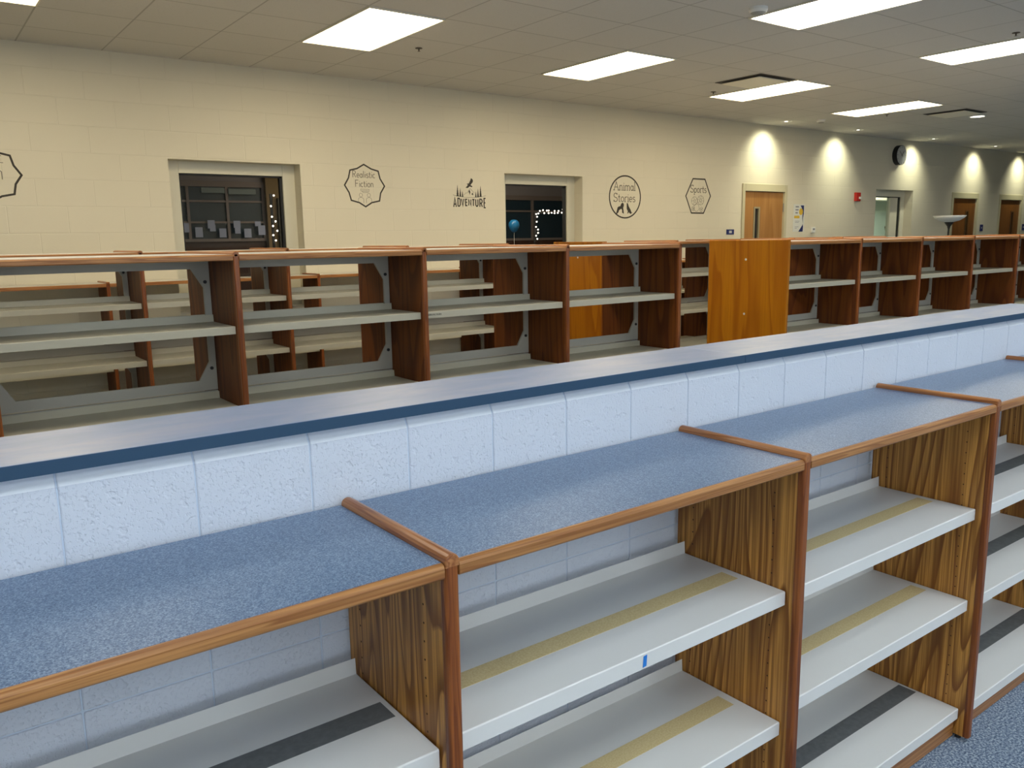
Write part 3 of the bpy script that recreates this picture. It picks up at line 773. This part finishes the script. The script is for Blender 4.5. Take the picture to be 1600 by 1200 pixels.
for z, a, b in ((.165, -.09, -.01), (.122, -.09, -.015), (.08, -.09, -.03), (-.04, -.09, .02), (-.058, -.09, .0), (-.12, -.09, .0), (-.14, -.09, -.04)):
    mb.box(a, b, -.0026, -.002, z-.004 if z < 0 else z-.011, z+.002 if z < 0 else z+.009)
mb.build('print_lines', GREYP, t)
# fire alarm
t = empty('fire_alarm', (11.49, YW, 2.10)); tag(t, 'red fire alarm box with white strobe lens left of the lit interior window', 'fire alarm')
MB().box(-.06, .06, -.045, 0, -.065, .065).build('housing', mat('red_plastic', (.50, .02, .012), .4), t, .005)
MB().box(.0, .055, -.068, -.045, -.035, .0).build('strobe_lens', WHITE_PL, t, .004)
# thermostat
t = empty('thermostat', (10.36, YW, 1.60)); tag(t, 'tiny white wall thermostat right of the poster', 'thermostat')
MB().box(-.045, .045, -.03, 0, -.04, .045).build('housing', WHITE_PL, t, .006); MB().box(-.025, .025, -.031, -.03, .0, .025).build('display', GREYP, t)
# clock
t = empty('wall_clock', (12.62, YW, 2.775)); tag(t, 'round black-rimmed wall clock high on the far wall', 'clock')
mb = MB(); mb.cyl((0, 0), .155, -.078, 0, 'y', 40); mb.build('case', BLACK, t, .004)
mb = MB(); mb.cyl((0, 0), .147, -.0795, -.078, 'y', 40); fc = mb.build('dial', mat('clock_dial', (.50, .51, .50), .35), t)
mb = MB()
for k in range(12):
    a = 2*PI*k/12; u, v_ = math.sin(a), math.cos(a); l = .024 if k % 3 == 0 else .016
    mb.ribbon([(u*.138, v_*.138), (u*(.138-l), v_*(.138-l))], .007, -.0803, -.0795)
mb.build('hour_marks', BLACK, fc)
mb = MB(); mb.ribbon([(-.01, -.015), (.055, .06)], .009, -.083, -.0812); mb.build('hour_hand', BLACK, t)
mb = MB(); mb.ribbon([(.02, -.02), (-.075, .06)], .006, -.085, -.0834); mb.build('minute_hand', BLACK, t)
# torchiere lamp
t = empty('floor_lamp', (11.69, 4.9, 0)); tag(t, 'torchiere floor lamp with white bowl shade and black pole in front of the far doors', 'lamp')
MB().lathe([(0, 0), (.14, 0), (.14, .018), (.03, .03), (0, .03)], 28).build('base', BLACK, t, smooth=True)
MB().cyl((0, 0), .012, .03, 1.62, 'z', 14).build('pole', BLACK, t, smooth=True)
MB().lathe([(.012, 1.58), (.022, 1.62), (.06, 1.672), (.062, 1.68), (0, 1.68)], 24).build('cup', BLACK, t, smooth=True)
MB().lathe([(.055, 1.68), (.13, 1.70), (.19, 1.735), (.222, 1.772), (.214, 1.772), (.18, 1.742), (.12, 1.708), (0, 1.69)], 32).build('bowl_shade', mat('frosted_white_glass', (.74, .76, .74), .35), t, smooth=True)

# ------------------------------------------------------------------ ceiling fittings
LX, LP, LW = 2.019, 2.3105, .5576
def troffer(x, y, label, lens):
    t = empty('ceiling_light', (x+LW/2, y+.5464, ZC)); tag(t, label, 'ceiling light', 'recessed fluorescent ceiling lights')
    a, b = LW/2, .5464; f = .012
    mb = MB(); z0, z1 = -.012, 0
    mb.box(-a-f, -a, -b-f, b+f, z0, z1); mb.box(a, a+f, -b-f, b+f, z0, z1); mb.box(-a, a, -b-f, -b, z0, z1); mb.box(-a, a, b, b+f, z0, z1)
    mb.build('trim_frame', mat('lamp_trim', (.72, .68, .56), .45) if 'lamp_trim' not in bpy.data.materials else bpy.data.materials['lamp_trim'], t, .001)
    MB().box(-a, a, -b, b, -.006, -.001).build('diffuser', lens, t)
YR1, YR2 = 4.0305, 1.735
lab1 = {-1: 'ceiling light just showing in the top left corner', 0: 'large ceiling light above the left dark window', 1: 'ceiling light above the second dark window, left of the nearer vent',
        2: 'ceiling light overlapping the nearer square vent', 3: 'ceiling light between the two square vents, farthest of its row'}
for i in (-1, 0, 1, 2, 3): troffer(LX+i*LP, YR1, lab1[i], LENS_W)
lab2 = {-1: 'ceiling light over the left of the half wall, above the frame', 0: 'ceiling light over the half wall, above the frame', 1: 'long ceiling light cut by the top edge next to the smoke detector', 2: 'ceiling light cut by the right edge of the photo', 3: 'ceiling light past the right edge of the photo'}
lab2[4] = 'added ceiling light two steps past the right edge of the photo'; lab2[5] = 'added ceiling light three steps past the right edge of the photo'  # unseen lamps added to brighten the right end of the far wall
for i in (-1, 0, 1, 2, 3, 4, 5): troffer(LX+i*LP, YR2, lab2[i], LENS_M)
for yy, nm in ((-1.731, 'in the row just behind the photographer'), (-4.041, 'in the row by the assumed windows')):  # assumed unseen lamps, placed to throw cool light on the near shelves
    for i, pos in ((-1, 'leftmost'), (0, 'second'), (1, 'third'), (2, 'fourth'), (3, 'fifth')):
        troffer(LX+(i-1)*LP, yy, 'assumed cool white ceiling light %s, %s from the left' % (nm, pos), LENS_C)
# square plaque vents
VM = mat('vent_plaque', (.82, .78, .66), .5)
for x, y, lab in ((6.05, 4.018, 'square plaque ceiling vent against the side of a light'), (10.10, 4.018, 'square plaque ceiling vent near the small round lamp')):
    t = empty('ceiling_vent', (x+.289, y+.289, ZC)); tag(t, lab, 'vent', 'square plaque ceiling vents')
    a = .27; mb = MB(); mb.box(-a, a, -a, a, -.004, 0); mb.build('dark_throat', mat('vent_throat', (.03, .025, .02), .8) if 'vent_throat' not in bpy.data.materials else bpy.data.materials['vent_throat'], t)
    MB().box(-.225, .225, -.225, .225, -.022, -.012).build('plaque', VM, t, .004)
    mb = MB()
    for s in (-1, 1): mb.box(s*.2-.004, s*.2+.004, -.004, .004, -.012, -.004)
    mb.build('hanger', BLACK, t)
# smoke detectors
for x, y, r, lab in ((4.175, 2.65, .062, 'round white smoke detector at the top edge by the long ceiling light'), (9.39, 5.56, .055, 'small white detector on the far ceiling beyond the lights')):
    t = empty('smoke_detector', (x, y, ZC)); tag(t, lab, 'smoke detector')
    MB().lathe([(r, 0), (r, -.018), (r*.8, -.034), (0, -.034)], 28).build('housing', WHITE_PL, t, smooth=False)
    MB().lathe([(r*.82, -.0335), (r*.55, -.046), (0, -.048)], 28).build('sensor_cap', mat('detector_grey', (.35, .34, .31), .5) if 'detector_grey' not in bpy.data.materials else bpy.data.materials['detector_grey'], t)
# sprinklers
SPM = mat('sprinkler_metal', (.10, .08, .06), .4, .8)
for x, y, lab in ((2.875, 4.87, 'small ceiling sprinkler right of the large ceiling light'), (6.47, 4.93, 'small ceiling sprinkler at the left tip of the light by the vent'),
                  (6.43, 1.985, 'small ceiling sprinkler above the light at the right edge'), (9.73, 4.84, 'small ceiling sprinkler between the farthest light and vent')):
    t = empty('sprinkler', (x, y, ZC)); tag(t, lab, 'sprinkler', 'ceiling sprinklers')
    MB().lathe([(.028, 0), (.028, -.004), (.012, -.006)], 18).build('escutcheon', SPM, t)
    MB().cyl((0, 0), .005, -.022, -.004, 'z', 8).build('stem', SPM, t); MB().lathe([(.0, -.022), (.013, -.024), (0, -.026)], 14).build('deflector', SPM, t)
# recessed downlights washing the far wall
dl = [(9.12, 'first from the left, above the light wooden door'), (10.85, 'between the poster and the fire alarm'), (13.05, 'right of the wall clock'), (15.25, 'above the middle far door'), (17.1, 'at the right edge above the last door'), (19.2, 'past the right edge of the photo')]
for x, lab in dl:
    t = empty('downlight', (x, 5.90, ZC)); tag(t, 'small recessed downlight washing the far wall, '+lab, 'ceiling light', 'recessed downlights along the far wall')
    MB().lathe([(.075, 0), (.075, -.006), (.055, -.006), (.052, -.001)], 28).build('trim_ring', WHITE_PL, t)
    MB().lathe([(.052, -.001), (0, -.001)], 28).build('reflector', mat('reflector', (.7, .68, .6), .2, .8) if 'reflector' not in bpy.data.materials else bpy.data.materials['reflector'], t)
    MB().lathe([(.022, -.003), (.0, -.006)], 16).build('lamp', CANLIT, t)
    l = bpy.data.lights.new('downlight_beam', 'SPOT'); l.energy = SPOT_W; l.color = (1, 1, .74); l.spot_size = math.radians(104); l.spot_blend = 1; l.shadow_soft_size = .03
    s = bpy.data.objects.new('downlight_beam', l); COL.objects.link(s); s.location = (x, 5.90, ZC-.012)
    d = Vector((0, .66, -1)); s.rotation_euler = d.to_track_quat('-Z', 'Y').to_euler()
t = empty('round_ceiling_lamp', (10.92, 4.27, ZC)); tag(t, 'small round lit ceiling lamp beside the farther square vent', 'ceiling light')
MB().lathe([(.10, 0), (.10, -.012), (.085, -.012), (.085, -.004)], 28).build('trim_ring', WHITE_PL, t); MB().lathe([(.085, -.004), (.05, -.012), (0, -.014)], 28).build('lens', CANLIT, t)

# ------------------------------------------------------------------ beyond the dark windows
TAUPE = mat('taupe_mullion', (.24, .19, .17), .6); NIGHT = mat('dark_window_pane', (.018, .04, .060), .25)
def storefront(x0, x1, z0, z1, vs, hs, label, name='storefront_window', base=0):
    t = empty(name, (x0, 9.5, base)); tag(t, label, 'window')
    mb = MB(); f = .035
    mb.box(0, x1-x0, -.03, .03, z0-f-base, z0-base); mb.box(0, x1-x0, -.03, .03, z1-base, z1+f*2-base)
    for v in vs: mb.box(v-x0-.016, v-x0+.016, -.03, .03, z0-base, z1-base)
    for h in hs:
        ed = sorted([x0]+vs+[x1])
        for a, b in zip(ed, ed[1:]): mb.box(a-x0+.016, b-x0-.016, -.025, .025, h-.012-base, h+.012-base)
    mb.build('mullions', TAUPE, t); MB().box(0, x1-x0, .005, .012, z0-base, z1-base).build('pane', NIGHT, t)
    return t
storefront(1.2, 3.26, 1.60, 2.23, [1.75, 2.31, 2.785, 3.245], [2.055, 1.80], 'gridded dark window across the hallway, seen through the left dark window', base=0)
storefront(5.6, 8.35, 1.55, 2.14, [5.7, 6.4, 7.05, 7.62, 8.33], [1.97], 'gridded dark window across the hallway, seen through the second dark window')
for q in (1.2, 5.6):
    pass
struct(MB().box(-1.9, 3.26, 9.5, 9.6, 0, 1.565).build('wall_hallway_low', mat('hall_dark_base', (.05, .02, .012), .6)))
struct(MB().box(5.6, 10.9, 9.5, 9.6, 0, 1.515).build('wall_hallway_low', bpy.data.materials['hall_dark_base']))
struct(MB().box(-1.9, 3.26, 9.5, 9.6, 2.30, 2.9).build('wall_hallway_high', HALLC)); struct(MB().box(5.6, 10.9, 9.5, 9.6, 2.21, 2.9).build('wall_hallway_high', HALLC))
struct(MB().box(3.26, 5.6, 9.40, 9.6, 0, 2.9).build('wall_hallway_pier', mat('hall_tan', (.20, .13, .045), .7)))
t = struct(empty('door_4', (3.39, 9.40, 0))); MB().box(0, .9, -.05, -.005, .005, 2.10).build('door_leaf', mat('dark_door', (.035, .028, .012), .5), t); MB().cyl((.08, 1.0), .02, -.09, -.05, 'y', 12).build('door_handle', SPM, t)
# pale canopy boxes and shelves lit behind the far panes, papers taped in a row
AW = mat('pale_valance', (.20, .24, .23), .6)
for x0, x1, z, nm in ((2.47, 2.76, 2.185, 'left'), (2.80, 3.15, 2.175, 'right')):
    o = MB().box(0, x1-x0, -.05, -.032, -.035, .035).build('window_valance', AW, None, .008); o.location = (x0, 9.5, z)
    tag(o, 'pale valance hanging across the far hallway panes, %s of the pair' % nm, 'valance', 'pale valances in the hallway window')
BK = mat('olive_board', (.085, .08, .035), .7)
for x0, x1, nm in ((2.47, 2.76, 'left'), (2.80, 3.15, 'right')):
    o = MB().box(0, x1-x0, -.03, -.012, 0, .30).build('olive_board', BK); o.location = (x0, 9.56, 1.815)
    tag(o, 'olive board standing behind the hallway grid below the %s valance' % nm, 'board', 'olive boards in the hallway window')
PAPER = mat('blue_white_paper', (.40, .44, .60), .7)
pp = [(2.26, 1.735, .07, .11), (2.41, 1.68, .088, .12), (2.562, 1.775, .088, .10), (2.575, 1.73, .07, .08), (2.695, 1.67, .085, .11), (2.877, 1.775, .085, .085), (2.88, 1.70, .07, .08), (3.005, 1.665, .09, .11), (3.14, 1.78, .075, .06), (3.185, 1.70, .09, .12)]
pn = ['first', 'second', 'third', 'fourth', 'fifth', 'sixth', 'seventh', 'eighth', 'ninth', 'tenth']
for i, (x, z, w_, h) in enumerate(pp):
    o = MB().box(-w_/2, w_/2, -.001, .001, -h/2, h/2).build('paper_note', PAPER); o.location = (x, 9.455-.003*i, z)
    tag(o, 'pale paper sheet taped along the hallway window, %s from the left' % pn[i], 'paper', 'papers taped along the hallway window')
# string lights
def strings(name, pts, label, base):
    t = empty(name, base); tag(t, label, 'string lights')
    cu = MB(); loc = [Vector(p)-Vector(base) for p in pts]
    for a, b in zip(loc, loc[1:]):
        cu.ribbon([(a.x, a.z), (b.x, b.z)], .004, -.002, .002)
    cu.build('cord', BLACK, t)
    bm = None
    for p in loc:
        r = .0105
        prof = [(0, r), (r*.7, r*.7), (r, 0), (r*.7, -r*.7), (0, -r)]
        o = MB().lathe(prof, 10, 0).build('bulb', BULB, t, smooth=True) if bm is None else bm.copy()
        if bm is not None: COL.objects.link(o); o.parent = t
        else: bm = o
        o.location = (p.x, -.016, p.z)
    return t
S1 = [(2.817, 2.052), (2.777, 1.937), (2.78, 1.822), (2.819, 1.772), (2.787, 1.722), (2.832, 1.669), (2.783, 1.622), (2.809, 1.564)]
S2 = [(6.983, 1.937), (6.966, 1.892), (6.907, 1.916), (6.891, 1.888), (6.835, 1.915), (6.835, 1.885), (6.78, 1.889), (6.727, 1.919), (6.696, 1.918), (6.727, 1.884), (6.648, 1.884), (6.628, 1.923), (6.571, 1.913), (6.545, 1.878), (6.507, 1.87), (6.522, 1.834), (6.514, 1.767), (6.501, 1.698), (6.537, 1.661), (6.538, 1.616), (6.503, 1.579), (6.523, 1.535)]
# a freestanding dark display frame carries each string
def easel(x, z0, z1, xw, label):
    t = empty('display_frame', (x, 8.03, 0)); tag(t, label, 'display frame')
    MB().box(-.012, .012, -.012, .012, .02, z1).build('post', BLACK, t); MB().lathe([(0, 0), (.18, 0), (.18, .015), (.02, .02)], 20).build('base', BLACK, t)
    if xw: MB().box(0.012, xw, -.010, .010, z1-.02, z1).build('crossbar', BLACK, t)
easel(2.80, 0, 2.07, 0, 'dark upright post carrying the string of lights behind the left window'); easel(6.515, 0, 1.90, .5, 'dark post and crossbar carrying lights behind the second window')
strings('string_lights', [(x, 8.0, z) for x, z in S1], 'zigzag string of warm bulbs hanging behind the left dark window', (2.80, 8.0, 1.5))
strings('string_lights', [(x, 8.0, z) for x, z in S2], 'string of warm bulbs bent at a corner behind the second dark window', (6.515, 8.0, 1.5))
t = empty('balloon', (6.21, 8.1, 1.715)); tag(t, 'dim blue balloon behind the second dark window', 'balloon')
MB().lathe([(0, .085), (.04, .078), (.07, .045), (.076, 0), (.06, -.045), (.03, -.078), (0, -.09)], 24).build('balloon_skin', mat('blue_latex', (.01, .14, .32), .3), t, smooth=True)
MB().cyl((0, 0), .002, -1.715, -.09, 'z', 6).build('ribbon', WHITE_PL, t)
# coat rack behind the lit window
t = empty('coat_rack', (16.2, 8.3, 0)); tag(t, 'dark coat rack standing behind the lit interior window', 'coat rack')
WD = mat('dark_rack_wood', (.06, .055, .03), .5)
MB().cyl((0, 0), .03, .03, 1.62, 'z', 12).build('pole', WD, t); MB().lathe([(0, 0), (.2, 0), (.2, .03), (.03, .05)], 20).build('base', WD, t)
for a in (0, PI):
    mb = MB(); mb.ribbon([(0, 1.55), (.10*math.cos(a), 1.60), (.13*math.cos(a), 1.68)], .03, -.015, .015); mb.build('hook', WD, t)
